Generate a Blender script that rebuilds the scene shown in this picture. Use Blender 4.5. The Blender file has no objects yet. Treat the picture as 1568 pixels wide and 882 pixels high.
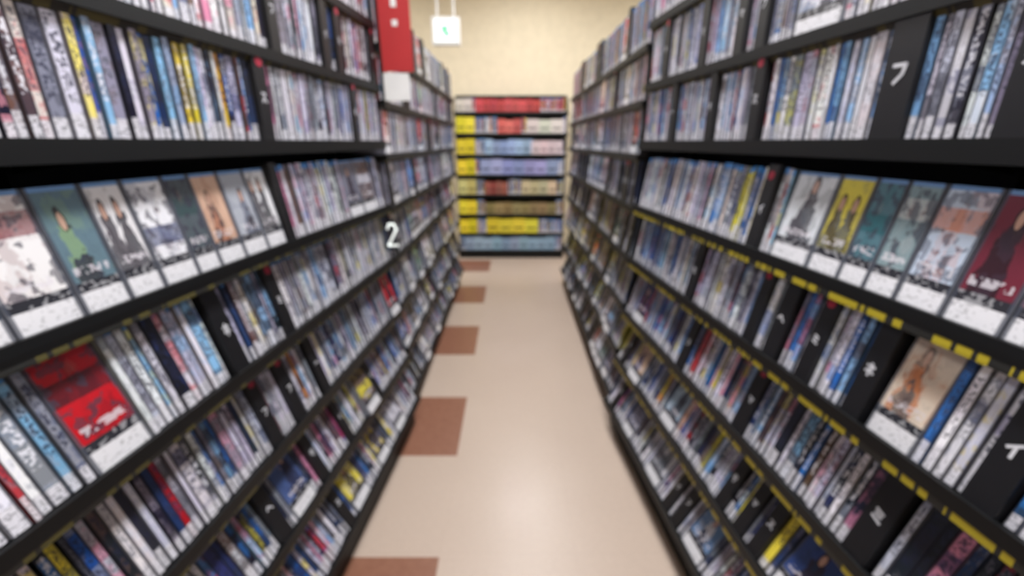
import bpy, math, random
from mathutils import Vector
random.seed(7)
H=1.3
def lin(c):
    r=[]
    for v in c:
        v=v/255.0
        r.append(v/12.92 if v<=0.04045 else ((v+0.055)/1.055)**2.4)
    return tuple(r)

# ---------------------------------------------------------------- node helpers
class NT:
    def __init__(s,name):
        s.mat=bpy.data.materials.new(name); s.mat.use_nodes=True
        s.t=s.mat.node_tree; s.n=s.t.nodes; s.l=s.t.links
        s.b=s.n['Principled BSDF']
    def lk(s,a,b):
        s.l.new(a,b)
    def inp(s,sock,v):
        if hasattr(v,'is_output') : s.l.new(v,sock)
        elif isinstance(v,(tuple,list)):
            sock.default_value=tuple(v) if len(v)==len(sock.default_value) else tuple(v)+(1,)
        else: sock.default_value=v
    def m(s,op,a,b=None,c=None):
        n=s.n.new('ShaderNodeMath'); n.operation=op
        s.inp(n.inputs[0],a)
        if b is not None: s.inp(n.inputs[1],b)
        if c is not None: s.inp(n.inputs[2],c)
        return n.outputs[0]
    def mix(s,f,a,b):
        n=s.n.new('ShaderNodeMix'); n.data_type='RGBA'
        s.inp(n.inputs[0],f); s.inp(n.inputs[6],a); s.inp(n.inputs[7],b)
        return n.outputs[2]
    def comb(s,x,y,z):
        n=s.n.new('ShaderNodeCombineXYZ')
        s.inp(n.inputs[0],x); s.inp(n.inputs[1],y); s.inp(n.inputs[2],z)
        return n.outputs[0]
    def noise(s,vec,scale,detail=2):
        n=s.n.new('ShaderNodeTexNoise'); s.lk(vec,n.inputs['Vector'])
        n.inputs['Scale'].default_value=scale; n.inputs['Detail'].default_value=detail
        return n.outputs[0]
    def white(s,vec):
        n=s.n.new('ShaderNodeTexWhiteNoise'); n.noise_dimensions='3D'
        s.lk(vec,n.inputs['Vector']); return n.outputs[0]
    def attr(s,name):
        n=s.n.new('ShaderNodeAttribute'); n.attribute_name=name
        return n.outputs['Color'],n.outputs['Alpha']
    def uv(s):
        n=s.n.new('ShaderNodeUVMap'); n.uv_map='UVMap'
        q=s.n.new('ShaderNodeSeparateXYZ'); s.lk(n.outputs[0],q.inputs[0])
        return q.outputs[0],q.outputs[1]
    def objxyz(s):
        n=s.n.new('ShaderNodeNewGeometry'); q=s.n.new('ShaderNodeSeparateXYZ')
        s.lk(n.outputs['Position'],q.inputs[0]); return n.outputs['Position'],q.outputs
    def gt(s,a,b): return s.m('GREATER_THAN',a,b)
    def lt(s,a,b): return s.m('LESS_THAN',a,b)
    def mul(s,a,b): return s.m('MULTIPLY',a,b)
    def band(s,v,lo,hi): return s.mul(s.gt(v,lo),s.lt(v,hi))

def simple(name,col,rough=.5,metal=0,emit=None,es=0,bump=0,alpha=1,spec=.5):
    k=NT(name)
    pos,_=k.objxyz()
    nz=k.noise(pos,14,3)
    c=lin(col); d=tuple(v*.82 for v in c)
    k.inp(k.b.inputs['Base Color'],k.mix(nz,c,d))
    k.b.inputs['Roughness'].default_value=rough; k.b.inputs['Metallic'].default_value=metal
    k.b.inputs['Alpha'].default_value=alpha
    k.b.inputs['Specular IOR Level'].default_value=spec
    if emit:
        k.b.inputs['Emission Color'].default_value=lin(emit)+(1,); k.b.inputs['Emission Strength'].default_value=es
    return k.mat

def mat_spine():
    k=NT('dvd_spine'); base,rnd=k.attr('base'); acc,_=k.attr('acc'); u,v=k.uv()
    r100=k.mul(rnd,97.0)
    blk=k.white(k.comb(k.m('FLOOR',k.mul(v,6.0)),r100,0.3))
    c=k.mix(k.mul(k.gt(blk,.7),.7),base,acc)
    nz=k.noise(k.comb(k.mul(u,1.2),k.mul(v,7),r100),1.6,3)
    c=k.mix(k.m('MULTIPLY',k.gt(nz,.56),.45),c,acc)
    tx=k.noise(k.comb(k.mul(u,3.0),k.mul(v,34),r100),1.0,1)
    tm=k.mul(k.mul(k.gt(tx,.52),k.band(u,.2,.8)),k.band(v,.3,.86))
    dark=k.gt(k.white(k.comb(r100,1.5,2.5)),.25)
    tcol=k.mix(dark,lin((225,225,235)),lin((36,38,60)))
    c=k.mix(k.mul(tm,.8),c,tcol)
    lab=k.mix(k.mul(k.gt(k.noise(k.comb(k.mul(u,3),k.mul(v,60),r100),1.0,1),.57),.6),lin((216,214,222)),lin((60,60,70)))
    hgt=k.m('ADD',.1,k.mul(k.white(k.comb(r100,7.5,2.5)),.12))
    c=k.mix(k.mul(k.lt(v,hgt),.9),c,lab)
    tip=k.mul(k.gt(v,.93),k.gt(k.white(k.comb(r100,4.5,9.5)),.4))
    c=k.mix(tip,c,lin((50,135,210)))
    c=k.mix(k.mul(k.gt(k.m('ABSOLUTE',k.m('SUBTRACT',u,.5)),.39),.8),c,lin((34,34,46)))
    k.inp(k.b.inputs['Base Color'],c); k.b.inputs['Roughness'].default_value=.3
    return k.mat

def mat_cover():
    k=NT('dvd_cover'); base,rnd=k.attr('base'); acc,_=k.attr('acc'); u,v=k.uv()
    r100=k.mul(rnd,97.0)
    nz=k.noise(k.comb(k.mul(u,2.2),k.mul(v,3),r100),1.3,3)
    c=k.mix(k.m('MULTIPLY',k.gt(nz,.56),.28),base,acc)
    hasfig=k.gt(k.white(k.comb(r100,11.5,6.5)),.3)
    nofig=k.m('SUBTRACT',1.0,hasfig)
    vb=k.m('ADD',.45,k.mul(k.white(k.comb(r100,2.2,8.8)),.35))
    bnd=k.mul(k.lt(k.m('ABSOLUTE',k.m('SUBTRACT',v,vb)),.09),nofig)
    c=k.mix(k.mul(bnd,.8),c,acc)
    bt=k.noise(k.comb(k.mul(u,5),k.mul(v,9),r100),1.0,2)
    c=k.mix(k.mul(k.mul(k.gt(bt,.55),nofig),.75),c,lin((58,56,70)))
    two=k.gt(k.white(k.comb(r100,5.5,1.5)),.6)
    off=k.mul(k.m('SUBTRACT',k.white(k.comb(r100,3.5,.5)),.5),.3)
    du0=k.m('SUBTRACT',k.m('SUBTRACT',u,.5),off)
    du2=k.m('SUBTRACT',k.m('ABSOLUTE',du0),.2)
    du=k.m('ADD',k.mul(du0,k.m('SUBTRACT',1.0,two)),k.mul(du2,two))
    adu=k.m('ABSOLUTE',du)
    hy=k.m('ADD',.64,k.mul(k.white(k.comb(r100,9.1,4.4)),.17))
    wid=k.m('ADD',.12,k.mul(k.m('SUBTRACT',hy,v),.3))
    wob=k.mul(k.m('SUBTRACT',k.noise(k.comb(u,v,r100),9,2),.5),.34)
    body=k.mul(k.mul(k.lt(adu,k.m('ADD',wid,wob)),k.lt(v,k.m('ADD',hy,k.mul(wob,.3)))),hasfig)
    c=k.mix(k.mul(body,.88),c,k.mix(k.gt(nz,.5),acc,lin((46,40,50))))
    dv=k.m('SUBTRACT',v,k.m('ADD',hy,.05))
    dd=k.m('ADD',k.m('MULTIPLY',du,du),k.mul(k.mul(dv,dv),.9))
    c=k.mix(k.mul(k.mul(k.lt(k.m('ADD',dd,k.mul(wob,.04)),.009),.9),hasfig),c,lin((50,40,40)))
    dv2=k.m('SUBTRACT',v,k.m('ADD',hy,.035))
    dd2=k.m('ADD',k.m('MULTIPLY',du,du),k.mul(k.mul(dv2,dv2),.7))
    c=k.mix(k.mul(k.mul(k.lt(dd2,.0036),.9),hasfig),c,lin((195,155,138)))
    tx=k.noise(k.comb(k.mul(u,9),k.mul(v,22),r100),1.0,1)
    tm=k.mul(k.mul(k.gt(tx,.5),k.band(u,.12,.88)),k.band(v,.3,.37))
    c=k.mix(k.mul(tm,.7),c,lin((205,200,208)))
    lab=k.mix(k.mul(k.gt(k.noise(k.comb(k.mul(u,12),k.mul(v,45),r100),1.0,1),.62),.4),lin((212,211,216)),lin((70,70,78)))
    c=k.mix(k.lt(v,.25),c,lab)
    c=k.mix(k.band(v,.17,.25),c,k.mix(k.mul(k.gt(tx,.56),.5),lin((44,44,50)),lin((180,180,185))))
    c=k.mix(k.gt(v,.965),c,lin((100,135,180)))
    c=k.mix(k.mul(k.gt(k.m('ABSOLUTE',k.m('SUBTRACT',u,.5)),.45),.8),c,lin((66,70,82)))
    k.inp(k.b.inputs['Base Color'],c); k.b.inputs['Roughness'].default_value=.2
    return k.mat

def mat_plain():
    k=NT('case_plastic'); base,rnd=k.attr('base'); pos,_=k.objxyz()
    nz=k.noise(pos,60,2)
    k.inp(k.b.inputs['Base Color'],k.mix(k.mul(nz,.3),base,lin((30,30,36)))); k.b.inputs['Roughness'].default_value=.42
    return k.mat

def mat_strip(name,ycol,th):
    k=NT(name); u,v=k.uv()
    w=k.white(k.comb(k.m('FLOOR',k.mul(u,42.0)),3.3,1.1))
    w2=k.white(k.comb(k.m('FLOOR',k.mul(u,150.0)),8.3,1.1))
    f=k.mul(k.gt(w,th),k.gt(w2,.3))
    c=k.mix(f,lin((22,22,20)),lin(ycol))
    k.inp(k.b.inputs['Base Color'],c); k.b.inputs['Roughness'].default_value=.55
    return k.mat

def mat_floor():
    k=NT('vinyl_floor'); pos,q=k.objxyz()
    x,y=q[0],q[1]
    big=k.noise(pos,1.7,3); fine=k.noise(pos,55,4)
    c=k.mix(big,lin((198,180,166)),lin((182,162,147)))
    c=k.mix(k.mul(fine,.35),c,lin((158,138,124)))
    jx=k.m('FRACT',k.m('DIVIDE',k.m('ADD',x,9.24),.45))
    jy=k.m('FRACT',k.m('DIVIDE',k.m('ADD',y,7.86),.47))
    j=k.m('MAXIMUM',k.lt(jx,.006),k.lt(jy,.006))
    c=k.mix(k.mul(j,.1),c,lin((130,105,92)))
    col=k.band(x,-.69,-.241)
    fr=k.m('FRACT',k.m('DIVIDE',k.m('SUBTRACT',k.m('ADD',y,9.4),1.54),.94))
    row=k.lt(fr,.485)
    br=k.mix(k.noise(pos,38,4),lin((150,106,86)),lin((120,78,60)))
    c=k.mix(k.mul(col,row),c,br)
    k.inp(k.b.inputs['Base Color'],c)
    k.inp(k.b.inputs['Roughness'],k.m('ADD',.25,k.mul(big,.16)))
    return k.mat

M_SP,M_CV,M_PL=mat_spine(),mat_cover(),mat_plain()
M_BLK=simple('black_metal',(8,9,11),.5,spec=.3)
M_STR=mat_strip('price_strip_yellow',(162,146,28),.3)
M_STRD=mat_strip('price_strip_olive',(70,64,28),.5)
M_WALL=simple('cream_wall_paint',(228,216,190),.85)
M_CEIL=simple('ceiling_tile',(225,222,212),.9)
M_WHITE=simple('white_plastic',(238,238,238),.4)
M_RED=simple('red_card',(184,38,42),.5)
M_GREEN=simple('green_pictogram',(40,190,120),.4,emit=(40,200,120),es=.8)
M_GLOW=simple('lit_panel_and_digit_glow',(250,250,250),.4,emit=(240,250,245),es=.7)
M_TUBE=simple('light_diffuser',(250,250,250),.4,emit=(255,250,242),es=3)
M_BASE=simple('baseboard_rubber',(60,48,42),.6)

# ---------------------------------------------------------------- mesh builder
class MB:
    def __init__(s): s.v=[];s.f=[];s.mi=[];s.uv=[];s.cb=[];s.ca=[]
    def quad(s,pts,mi,uvs=None,base=(.5,.5,.5,0),acc=(.2,.2,.2,0)):
        i=len(s.v); n=len(pts); s.v.extend(pts); s.f.append(tuple(range(i,i+n))); s.mi.append(mi)
        s.uv.extend(uvs if uvs else [(0,0),(1,0),(1,1),(0,1)][:n] if n<=4 else [(0,0)]*n)
        s.cb.extend([base]*n); s.ca.extend([acc]*n)
    def hexa(s,P,mi,base=(.5,.5,.5,0),front=None,flip=False,acc=(.2,.2,.2,0),ulen=None):
        st=[(0,0),(1,0),(1,1),(0,1)]
        if flip: st=[(1,0),(0,0),(0,1),(1,1)]
        if ulen: st=[(ulen[0],0),(ulen[1],0),(ulen[1],1),(ulen[0],1)]
        s.quad([P[0][0][0],P[1][0][0],P[1][0][1],P[0][0][1]],mi if front is None else front,st,base,acc)
        s.quad([P[1][1][0],P[0][1][0],P[0][1][1],P[1][1][1]],mi,None,base,acc)
        s.quad([P[0][1][0],P[0][0][0],P[0][0][1],P[0][1][1]],mi,None,base,acc)
        s.quad([P[1][0][0],P[1][1][0],P[1][1][1],P[1][0][1]],mi,None,base,acc)
        s.quad([P[0][0][1],P[1][0][1],P[1][1][1],P[0][1][1]],mi,None,base,acc)
        s.quad([P[0][1][0],P[1][1][0],P[1][0][0],P[0][0][0]],mi,None,base,acc)
    def build(s,name,mats,parent=None):
        me=bpy.data.meshes.new(name); me.from_pydata([tuple(p) for p in s.v],[],s.f)
        for m in mats: me.materials.append(m)
        me.polygons.foreach_set('material_index',s.mi)
        uvl=me.uv_layers.new(name='UVMap'); uvl.data.foreach_set('uv',[c for p in s.uv for c in p])
        for nm,dat in(('base',s.cb),('acc',s.ca)):
            ca=me.color_attributes.new(name=nm,type='FLOAT_COLOR',domain='CORNER')
            ca.data.foreach_set('color',[c for p in dat for c in p])
        me.update()
        o=bpy.data.objects.new(name,me); bpy.context.collection.objects.link(o)
        if parent: o.parent=parent
        return o

def box(mb,x0,x1,y0,y1,z0,z1,mi=0,base=(.5,.5,.5,0)):
    P=[[[(x,y,z) for z in(z0,z1)] for y in(y0,y1)] for x in(x0,x1)]
    mb.hexa(P,mi,base)

# ---------------------------------------------------------------- palettes
LAV=(188,186,208);WHT=(218,218,226);GRY=(128,130,146);LBL=(126,168,212);BLU=(36,96,170);PNK=(206,130,158)
RED=(176,40,50);YEL=(216,200,58);DRK=(30,32,44);BRN=(100,76,68);ORG=(200,136,76);NVY=(30,46,92);GRN=(80,116,108);CRM=(206,198,190);SKN=(200,165,150)
PAL={
 'pale':[(LAV,6),(WHT,5),(GRY,4),(LBL,2),(CRM,1),(PNK,.7),(BLU,1),(BRN,.9),(DRK,2.2),(RED,.15)],
 'mix':[(LAV,4),(WHT,2.5),(GRY,3.5),(LBL,2),(BLU,2),(PNK,.8),(YEL,.6),(DRK,3.6),(BRN,1.3),(RED,.35),(ORG,.35),(NVY,1.8)],
 'dark':[(DRK,5),(BRN,2),(NVY,2),(GRY,3),(YEL,1.2),(ORG,.7),(LAV,1.5),(RED,.3)],
 'blue':[(WHT,5),(LAV,5),(LBL,3),(BLU,2.4),(GRY,2.5),(CRM,1),(DRK,1)],
 'warm':[(ORG,2),(BRN,2),(LAV,3),(YEL,.6),(CRM,2),(GRY,3)],
 'yel':[(YEL,8),(WHT,1)],
 'redp':[(RED,4),(PNK,2),(WHT,1),(ORG,1)],
 'cov':[(RED,1),(DRK,2),(NVY,1.5),(LAV,2),(WHT,2),(BRN,1.2),(SKN,1),(GRN,.8),(BLU,1),(YEL,.7)],
}
ACCS=[DRK,NVY,BLU,PNK,BRN,DRK,LBL,WHT,GRY,GRY,DRK,GRY,LAV,NVY,RED,YEL]
def pick(p):
    L=PAL[p]; r=random.random()*sum(w for _,w in L)
    for c,w in L:
        r-=w
        if r<=0: return c
    return L[0][0]
def jit(c,a=16):
    d=random.uniform(-a,a); return tuple(max(4,min(245,v+d+random.uniform(-6,6))) for v in c)
def col(c,al=None): return lin(c)+((random.random() if al is None else al),)

GL={
 'fu':[[(.15,.85),(.85,.85),(.75,.45),(.35,.1)]],
 'he':[[(.1,.45),(.4,.75),(.9,.3)]],
 'mi':[[(.2,.85),(.8,.72)],[(.25,.58),(.75,.45)],[(.15,.3),(.85,.1)]],
 'i':[[(.8,.9),(.15,.5)],[(.55,.7),(.55,.05)]],
 'ne':[[(.5,1),(.55,.85)],[(.15,.75),(.85,.75),(.15,.3)],[(.5,.5),(.5,0)],[(.65,.4),(.9,.25)]],
 'ma':[[(.1,.8),(.9,.8),(.5,.35)],[(.35,.5),(.65,.2)]],
 'ki':[[(.15,.75),(.85,.85)],[(.1,.45),(.9,.55)],[(.42,1),(.6,0)]],
 'su':[[(.15,.85),(.8,.85),(.15,.1)],[(.5,.45),(.9,.1)]],
 '2':[[(.15,.75),(.3,.95),(.7,.95),(.85,.72),(.15,.05),(.9,.05)]],
}
def glyph(mb,place,g,a0,a1,c0,c1,flip,wd=.12,mi=2,colr=(225,225,230)):
    base=col(colr,0)
    for st in GL[g]:
        for (x0,y0),(x1,y1) in zip(st[:-1],st[1:]):
            A=Vector((x0*(a1-a0),y0*(c1-c0)));B=Vector((x1*(a1-a0),y1*(c1-c0)))
            d=(B-A); L=d.length
            if L<1e-6: continue
            d/=L; nn=Vector((-d.y,d.x))*wd*.5*(a1-a0); e=d*wd*.25*(a1-a0)
            q=[A-e-nn,B+e-nn,B+e+nn,A-e+nn]
            pts=[]
            for p in q:
                aa=(a1-p.x) if flip else (a0+p.x)
                pts.append(place(aa,-.0012,c0+p.y))
            mb.quad(pts,mi,None,base,base)
def dot(mb,place,ac,cc,r,mi=2,colr=(170,30,60)):
    b=col(colr,0)
    mb.quad([place(ac+r*math.cos(i*math.pi/6),-.0014,cc+r*math.sin(i*math.pi/6)) for i in range(12)],mi,[(0,0)]*12,b,b)

# ---------------------------------------------------------------- shelf frames
def make_frame(side,toe,x0,low=None):
    if side=='back':
        return lambda t,n,z:(t,4.9-n,H+z)
    s=-1 if side=='L' else 1
    if low is None: return lambda t,n,z:(s*(x0-toe*t-n),t,H+z)
    xe=x0-toe*1.78
    def F(t,n,z):
        f=min(1,max(0,(-z-.25)/.2)); tt=toe+(low-toe)*f
        return (s*(xe+tt*(1.78-t)-n),t,H+z)
    return F

def row_place(F,row):
    z,tilt,n0=row; th=math.radians(tilt); c,s=math.cos(th),math.sin(th)
    def place(a,b,cc): return F(a, n0-.009-b*c-cc*s, z+.002-b*s+cc*c)
    return place

def add_spine(mb,pl,t0,t1,hgt,pal,flip,tilt_j=0,b0=0,depth=.13):
    bc=jit(pick(pal)); ac=jit(random.choice(ACCS))
    r=random.random()
    base=lin(bc)+(r,); acc=lin(ac)+(0,)
    g=.0008
    P=[[[pl(a+(tilt_j if c else 0),b,c) for c in(0,hgt)] for b in(b0,b0+depth)] for a in(t0+g,t1-g)]
    mb.hexa(P,2,base=lin(tuple(v*.55 for v in bc))+(0,),flip=flip)
    mb.mi[-6]=0
    k=len(mb.cb)-24
    for j in range(4): mb.cb[k+j]=base; mb.ca[k+j]=acc

def add_cover(mb,pl,t0,t1,hgt,bc,ac,flip,b0=0,thick=.03,yaw=0,lean=0.0):
    r=random.random(); base=lin(bc)+(r,); acc=lin(ac)+(0,)
    def p2(a,b,c): return pl(a,b+lean*c+yaw*(a-t0),c)
    P=[[[p2(a,b,c) for c in(0,hgt)] for b in(b0,b0+thick)] for a in(t0,t1)]
    mb.hexa(P,2,base=lin((120,124,136))+(0,),flip=flip)
    mb.mi[-6]=1
    k=len(mb.cb)-24
    for j in range(4): mb.cb[k+j]=base; mb.ca[k+j]=acc

def add_box(mb,pl,t0,t1,hgt,c):
    P=[[[pl(a,b,cc) for cc in(0,hgt)] for b in(0,.13)] for a in(t0,t1)]
    mb.hexa(P,2,base=lin(c)+(0,))
    b=lin(tuple(v*.45 for v in c))+(0,)
    w=t1-t0
    mb.quad([pl(t0+w*.15,-.001,hgt*.3),pl(t1-w*.15,-.001,hgt*.3),pl(t1-w*.15,-.001,hgt*.42),pl(t0+w*.15,-.001,hgt*.42)],2,None,b,b)

def add_div(mb,pl,t0,t1,hgt,flip,g='fu',dt=True):
    P=[[[pl(a,b,c) for c in(0,hgt)] for b in(-.008,.13)] for a in(t0,t1)]
    b=lin((12,12,15))+(0,)
    mb.hexa(P,2,base=b)
    w=t1-t0; p2=lambda a,bb,c: pl(a,bb-.008,c)
    if g: glyph(mb,p2,g,t0+w*.24,t1-w*.24,hgt*.42,hgt*.42+w*.62,flip,.2,colr=(205,205,212))
    if dt: dot(mb,p2,(t0+t1)/2,hgt*.87,w*.3)

def fill(mb,F,row,ta,tb,specials,pal,flip,hr=(.184,.192),cover_p=0.0,div_p=0.012,rag=.006):
    pl=row_place(F,row)
    sp=sorted(specials,key=lambda q:q[0]); t=ta; i=0; curpal=pal; palend=-9
    while t<tb-.012:
        if i<len(sp) and t>=sp[i][0]-.008:
            q=sp[i]; i+=1
            if q[2]=='div':
                t1=max(t,q[0])+(q[1]-q[0]); add_div(mb,pl,max(t,q[0]),t1,.196,flip,q[3],q[4]); t=t1+.001
            elif q[2]=='face':
                t1=q[1]; add_cover(mb,pl,t+.002,t1,q[5] if len(q)>5 else .186,q[3],q[4],flip,b0=0,lean=.04)
                for kk in range(3): add_cover(mb,pl,t+.002,t1,.18,GRY,DRK,flip,b0=.034+kk*.03,thick=.026,lean=.04)
                t=t1+.003
            elif q[2]=='box':
                n=q[5]; w=(q[1]-t)/n
                for kk in range(n): add_box(mb,pl,t+kk*w+.001,t+(kk+1)*w-.001,q[4]*random.uniform(.93,1.05),jit(q[3],14))
                t=q[1]
            elif q[2]=='pal': curpal=q[3]; palend=q[1]
            continue
        if t>palend: curpal=pal
        r=random.random()
        nxt=sp[i][0] if i<len(sp) else tb
        if r<cover_p and nxt-t>.1:
            w=.1; add_cover(mb,pl,t+.002,t+w,.186,jit(pick('cov')),jit(random.choice(ACCS)),flip,b0=-random.uniform(0,rag),lean=.04,thick=.1); t+=w+.004; continue
        if r<cover_p+div_p and nxt-t>.05:
            add_div(mb,pl,t,t+.034,.196,flip,random.choice(['fu','he','mi','i','ne','ma','ki','su']),random.random()<.5); t+=.036; continue
        w=random.choice([.0145,.0145,.0145,.0095,.0155,.024])
        if t+w>tb: break
        add_spine(mb,pl,t,t+w,random.uniform(*hr),curpal,flip,random.uniform(-.0015,.0015),b0=random.uniform(0,.006)); t+=w+.0006

def shelf_unit(name,F,ta,tb,rows,ztop,base_n=0.0,depth=.2,bays=1,lip=.02,strip=.011,lowstrip=.014,mstr=None):
    mb=MB()
    def bx(t0,t1,n0,n1,z0,z1,mi=0,u=None):
        P=[[[F(t,n,z) for z in(z0,z1)] for n in(n1,n0)] for t in(t0,t1)]
        mb.hexa(P,mi,ulen=u)
    bx(ta,tb,-depth-.055,-depth-.03,-1.3,ztop)
    for i in range(bays+1):
        t=ta+(tb-ta)*i/bays
        bx(t-.012,t+.012,-depth-.03,-depth+.0,-1.3,ztop)
    bx(ta,tb,-depth-.05,-.03+base_n,-1.3,-1.215)
    bx(ta,tb,-depth-.056,-depth+.02,ztop,ztop+.02)
    for (z,tilt,n0) in rows:
        th=math.radians(tilt);c,s=math.cos(th),math.sin(th)
        D=(n0+depth)/c-.002
        def pt(t,b,cc): return F(t,n0-b*c-cc*s,z-b*s+cc*c)
        P=[[[pt(t,b,cc) for cc in(-.012,0)] for b in(0,D)] for t in(ta,tb)]
        mb.hexa(P,0)
        lp=lip+.008 if abs(z)<.01 else lip
        P=[[[F(t,n,zz) for zz in(z-lp,z+.005)] for n in(n0+.004,n0-.004)] for t in(ta,tb)]
        mb.hexa(P,0)
        sh=strip if z>-.1 else lowstrip
        fw=.007 if z>-.1 else .0
        if strip and z>-1.1 and abs(z)>.01:
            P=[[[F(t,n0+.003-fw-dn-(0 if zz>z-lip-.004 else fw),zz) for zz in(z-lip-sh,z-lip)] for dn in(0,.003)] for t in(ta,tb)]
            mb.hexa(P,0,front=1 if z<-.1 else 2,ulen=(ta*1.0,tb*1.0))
        for i in range(bays+1):
            t=ta+(tb-ta)*i/bays+(.002 if i==0 else -.002 if i==bays else 0)
            P=[[[F(tt,n,zz) for zz in(z-.05 if n<-.1 else z-.02,z-.012)] for n in(n0-.01,-depth)] for tt in(t-.0015,t+.0015)]
            mb.hexa(P,0)
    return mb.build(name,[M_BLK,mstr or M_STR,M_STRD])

TOE=.10; X0=.678
rowsN=[(.405,0,0),(.2,0,0),(0,0,0),(-.245,8,.0),(-.468,8,.0),(-.70,15,.01),(-.925,22,.03),(-1.15,27,.06)]
rowsF=[(.345,0,0),(.15,0,0),(-.05,0,0),(-.26,4,0),(-.475,8,0),(-.695,12,.01),(-.92,18,.02),(-1.15,22,.035)]
TN0,TN1=-.35,1.775
# ----- left near
FL=make_frame('L',TOE,X0,.078)
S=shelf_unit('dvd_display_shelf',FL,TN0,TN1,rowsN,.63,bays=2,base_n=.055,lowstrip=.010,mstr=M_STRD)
mb=MB()
L=[
 [(1.0,1.035,'div','ki',True)],
 [(1.135,1.17,'div','fu',True),(1.39,1.425,'div','i',False),(1.72,1.75,'div','ma',True)],
 [(-.3,.61,'pal','dark'),(.612,.70,'pal','warm'),(.70,1.04,'pal','mix'),(1.05,1.09,'div','su',True),(1.10,1.775,'pal','pale')],
 [(.42,.50,'face',(215,212,214),(60,60,70)),(.503,.586,'face',(216,214,216),(120,34,46)),(.588,.658,'face',(90,112,124),(120,146,112)),(.66,.722,'face',(208,206,210),(40,40,50)),
  (.724,.799,'face',(214,214,220),(60,70,110)),(.80,.857,'face',(78,86,92),(50,70,72)),(.86,.932,'face',(195,162,142),(150,100,80)),(.935,1.01,'face',(160,164,174),(100,104,120)),
  (1.012,1.085,'face',(216,216,220),(30,30,36)),(1.09,1.115,'div',None,False),(1.12,1.44,'pal','pale'),(1.45,1.56,'face',(110,110,124),(40,40,60)),(1.565,1.68,'face',(96,80,80),(180,180,192))],
 [(.505,.60,'face',(180,26,36),(30,28,36),.19),(.62,.8,'pal','blue'),(.80,.84,'div','ne',False),(.985,1.02,'div','mi',True),(1.03,1.775,'pal','pale')],
 [(.5,.8,'pal','mix'),(.95,.985,'div','fu',True),(1.09,1.125,'div','he',False)],
 [(.78,.82,'div','he',True),(.85,.95,'face',(70,90,140),(40,40,60)),(.98,1.015,'div','ki',True),(1.15,1.18,'div','i',False)],
 [(1.03,1.065,'div','su',True),(1.1,1.2,'face',(205,190,60),(200,196,205)),(1.3,1.4,'face',(90,90,130),(200,180,60)),(1.5,1.6,'face',(190,188,200),(60,70,100))],
]
for r,s,p in zip(rowsN,L,['pale','pale','mix','pale','mix','mix','mix','mix']):
    fill(mb,FL,r,TN0+.02,TN1-.01,s,p,False,div_p=.004 if r[0]>-.5 else .022,cover_p=0 if r[0]>-.6 else .03,rag=.02)
mb.build('dvd_cases',[M_SP,M_CV,M_PL],S)
# ----- right near
FR=make_frame('R',TOE,X0,.09)
S=shelf_unit('dvd_display_shelf',FR,TN0,TN1,rowsN,.63,bays=2,base_n=.05)
mb=MB()
R=[
 [(1.1,1.135,'div','ki',True),(1.4,1.43,'div','i',False)],
 [(.9,1.02,'face',(110,120,144),(200,200,210)),(1.1,1.135,'div','fu',False),(1.36,1.395,'div','i',False),(1.6,1.63,'div','ma',True)],
 [(.4,.71,'pal','blue'),(.715,.77,'div','fu',False),(.775,1.07,'pal','blue'),(1.075,1.11,'div','su',True),(1.275,1.305,'div','ki',False),(1.5,1.53,'div','he',False)],
 [(.43,.508,'face',(150,100,114),(200,190,195)),(.512,.582,'face',(104,40,54),(38,28,34)),(.588,.655,'face',(176,188,206),(196,120,84)),(.657,.712,'face',(120,140,146),(180,184,186)),
  (.714,.768,'face',(80,112,124),(40,92,100)),(.77,.845,'face',(200,186,74),(70,76,90)),(.85,.96,'face',(200,204,210),(46,50,60)),(1.0,1.035,'div','i',True),(1.09,1.13,'pal','yel'),(1.135,1.77,'pal','pale')],
 [(.43,.47,'div','i',False),(.548,.628,'face',(206,190,174),(176,98,46),.19),(.638,.675,'div','ne',False),(.86,.90,'div','he',False),(.93,.96,'div',None,True),(1.25,1.285,'div','mi',False)],
 [(.545,.59,'div','mi',False),(.9,.935,'div','ma',True),(1.22,1.255,'div','fu',False)],
 [(.6,.7,'face',(50,70,126),(40,50,70)),(.73,.765,'div','su',False),(.88,.915,'div','ki',True),(1.2,1.3,'face',(150,170,190),(60,60,70))],
 [(.9,1.0,'face',(90,120,160),(200,200,210)),(1.03,1.065,'div','fu',False),(1.2,1.3,'face',(190,190,200),(60,70,80)),(1.45,1.55,'face',(130,130,150),(50,60,80))],
]
for r,s,p in zip(rowsN,R,['pale','pale','blue','pale','blue','mix','mix','mix']):
    fill(mb,FR,r,TN0+.02,TN1-.01,s,p,True,div_p=.004 if r[0]>-.4 else .028,cover_p=0 if r[0]>-.6 else .035,rag=.015)
mb.build('dvd_cases',[M_SP,M_CV,M_PL],S)
# ----- far runs
for side,flip in(('L',False),('R',True)):
    F=make_frame(side,0,.505)
    S=shelf_unit('dvd_display_shelf',F,1.80,4.0,rowsF,.5,bays=3,base_n=.02,lowstrip=.008,mstr=M_STRD)
    mb=MB()
    for i,r in enumerate(rowsF):
        s=[]
        if side=='L' and i==2: s=[(1.83,1.93,'face',(190,50,44),(210,205,205))]
        if side=='L' and i in(3,4): s=[(1.9,2.0,'face',(210,208,214),(60,60,70)),(2.4,2.5,'face',(180,80,80),(210,210,215))]
        if side=='R' and i in(0,1): s=[(3.3,3.9,'pal','redp')]
        if side=='R' and i in(3,4): s=[(1.84,1.88,'div','i',False),(1.95,1.99,'div','mi',True)]
        fill(mb,F,r,1.82,3.98,s,('pale' if i<4 else 'mix') if side=='L' else ('mix' if i<3 else 'dark'),flip,cover_p=.04 if i<4 else .09,div_p=.05,hr=(.178,.188),rag=.03 if i>4 else .012)
    mb.build('dvd_cases',[M_SP,M_CV,M_PL],S)
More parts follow.
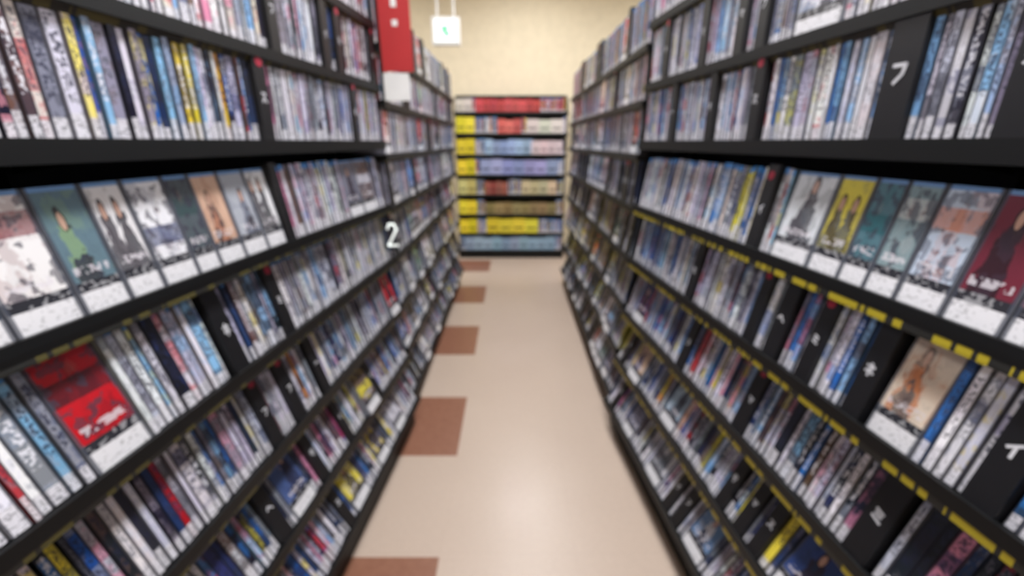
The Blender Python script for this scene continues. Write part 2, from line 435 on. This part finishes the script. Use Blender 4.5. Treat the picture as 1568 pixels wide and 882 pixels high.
# ----- back unit
FB=make_frame('back',0,0)
rowsB=[(z,0,0) for z in(.30,.086,-.131,-.345,-.561,-.782,-1.0,-1.20)]
S=shelf_unit('end_display_shelf',FB,-.62,.6,rowsB,.46,bays=1,depth=.22,lip=.022,strip=0)
mb=MB()
Y=(222,204,40)
B=[('redp',[(-.6,-.42,'box',(200,190,180),.13,2),(-.38,.3,'box',(184,56,56),.125,9)]),
   ('mix',[(-.6,-.4,'box',Y,.16,2),(-.15,.1,'box',(200,90,84),.14,3),(.15,.55,'box',(206,200,190),.14,3)]),
   ('blue',[(-.6,-.4,'box',Y,.16,2),(-.3,.2,'box',(150,172,210),.15,6),(.22,.55,'box',(196,180,180),.15,4)]),
   ('pale',[(-.6,-.4,'box',Y,.16,2),(-.35,.5,'box',(150,158,204),.16,7)]),
   ('warm',[(-.6,-.4,'box',(200,190,120),.16,2),(-.3,-.05,'box',(150,80,70),.14,4),(.1,.5,'box',(196,180,150),.15,4)]),
   ('warm',[(-.6,-.4,'box',Y,.15,2),(-.3,.5,'box',(140,124,80),.13,8)]),
   ('pale',[(-.6,-.4,'box',Y,.16,2),(-.3,.3,'box',(218,204,50),.165,4)]),
   ('blue',[(-.55,.5,'box',(140,166,190),.15,10)])]
for r,(p,s) in zip(rowsB,B):
    fill(mb,FB,r,-.6,.58,s,p,False,div_p=0,hr=(.13,.14) if r[0]>.2 else (.15,.17))
mb.build('boxed_set_cases',[M_SP,M_CV,M_PL],S)

# ---------------------------------------------------------------- room
def plain_box(name,x0,x1,y0,y1,z0,z1,m,parent=None):
    mb=MB(); box(mb,x0,x1,y0,y1,z0,z1); return mb.build(name,[m],parent)
CH=2.95; RX=3.2; Y0=-3.0; Y1=5.2
plain_box('floor',-RX,RX,Y0,Y1,-.1,0,mat_floor())
plain_box('ceiling',-RX,RX,Y0,Y1,CH,CH+.1,M_CEIL)
plain_box('wall_back',-RX,RX,Y1,Y1+.1,0,CH,M_WALL)
plain_box('wall_front',-RX,RX,Y0-.1,Y0,0,CH,M_WALL)
plain_box('wall_left',-RX-.1,-RX,Y0,Y1,0,CH,M_WALL)
plain_box('wall_right',RX,RX+.1,Y0,Y1,0,CH,M_WALL)
plain_box('baseboard_back',-RX,RX,Y1-.012,Y1,0,.08,M_BASE)

def fixture(x,y,ln=1.25,w=.24,power=60):
    e=bpy.data.objects.new('ceiling_light',None); bpy.context.collection.objects.link(e); e.location=(x,y,CH)
    mb=MB(); box(mb,-w/2-.02,w/2+.02,-ln/2-.02,ln/2+.02,-.06,0); mb.build('housing',[M_WHITE],e)
    mb=MB(); box(mb,-w/2,w/2,-ln/2,ln/2,-.072,-.0605); mb.build('diffuser',[M_TUBE],e)
    ld=bpy.data.lights.new('lamp','AREA'); ld.shape='RECTANGLE'; ld.size=w; ld.size_y=ln; ld.energy=power; ld.color=(.97,.98,1)
    lo=bpy.data.objects.new('lamp',ld); bpy.context.collection.objects.link(lo); lo.parent=e; lo.location=(0,0,-.08)
for y,p in((-1.2,42),(.5,40),(2.2,37),(3.9,28)): fixture(.18,y,power=p)
for x in(-1.9,2.1):  # unseen side rows, added for ambient light
    for y in(-.5,2,4.0): fixture(x,y,power=24)

# ---------------------------------------------------------------- hanging exit sign
e=bpy.data.objects.new('hanging_exit_sign',None); bpy.context.collection.objects.link(e); e.location=(-.485,3.6,H+.77)
mb=MB(); box(mb,-.1,.1,-.03,.03,-.09,.09); o=mb.build('housing',[M_WHITE],e)
bv=o.modifiers.new('b','BEVEL'); bv.width=.012; bv.segments=3
mb=MB(); box(mb,-.082,.082,-.034,-.0305,-.072,.072); mb.build('lit_face',[M_GLOW],e)
mb=MB()
box(mb,-.012,.012,-.037,-.0345,-.03,.03); box(mb,-.03,-.012,-.037,-.0345,.0,.018);box(mb,.012,.03,-.037,-.0345,-.035,-.015); mb.build('pictogram',[M_GREEN],e)
top=CH-(H+.77)
mb=MB()
for x in(-.06,.06): box(mb,x-.006,x+.006,-.006,.006,.085,top)
box(mb,-.09,.09,-.03,.03,top-.02,top); mb.build('hanger',[M_WHITE],e)

# red flag sign at the end of the near bay
e=bpy.data.objects.new('section_flag_sign',None); bpy.context.collection.objects.link(e); e.location=(-.425,1.79,H)
mb=MB(); box(mb,-.06,.055,-.003,.003,.25,.70); mb.build('red_board',[M_RED],e)
mb=MB(); box(mb,-.012,.008,-.0045,-.0032,.46,.53); box(mb,-.012,.008,-.0045,-.0032,.40,.42); mb.build('lettering',[M_WHITE],e)
mb=MB(); box(mb,-.06,.035,-.003,.003,.15,.245); mb.build('white_card',[M_WHITE],e)
mb=MB(); box(mb,-.072,-.06,-.006,.006,.12,.70); mb.build('bracket',[M_BLK],e)

# aisle number plate
e=bpy.data.objects.new('aisle_number_plate',None); bpy.context.collection.objects.link(e); e.location=(-.485,1.70,H-.355)
mb=MB(); box(mb,-.035,.045,-.002,.002,-.06,.07); mb.build('acrylic_plate',[simple('smoked_acrylic',(40,42,55),.2,alpha=.35)],e)
mb=MB(); glyph(mb,lambda a,b,c:(a,-.003+b,c),'2',-.02,.03,-.045,.05,False,.17); mb.build('digit',[M_WHITE,M_WHITE,M_GLOW],e)  # unlit white digit, brightened by added emission

# ---------------------------------------------------------------- world, camera
w=bpy.data.worlds.new('World'); bpy.context.scene.world=w; w.use_nodes=True
w.node_tree.nodes['Background'].inputs[0].default_value=(.8,.85,.9,1); w.node_tree.nodes['Background'].inputs[1].default_value=.3
cd=bpy.data.cameras.new('camera'); co=bpy.data.objects.new('camera',cd); bpy.context.collection.objects.link(co)
co.location=(0,0,H); co.rotation_euler=(math.radians(90-18.8),0,0)
cd.sensor_width=36; cd.lens=15.08; cd.clip_start=.02
cd.dof.use_dof=True; cd.dof.focus_distance=.15; cd.dof.aperture_fstop=7.2
bpy.context.scene.camera=co
bpy.context.scene.view_settings.view_transform='Standard'
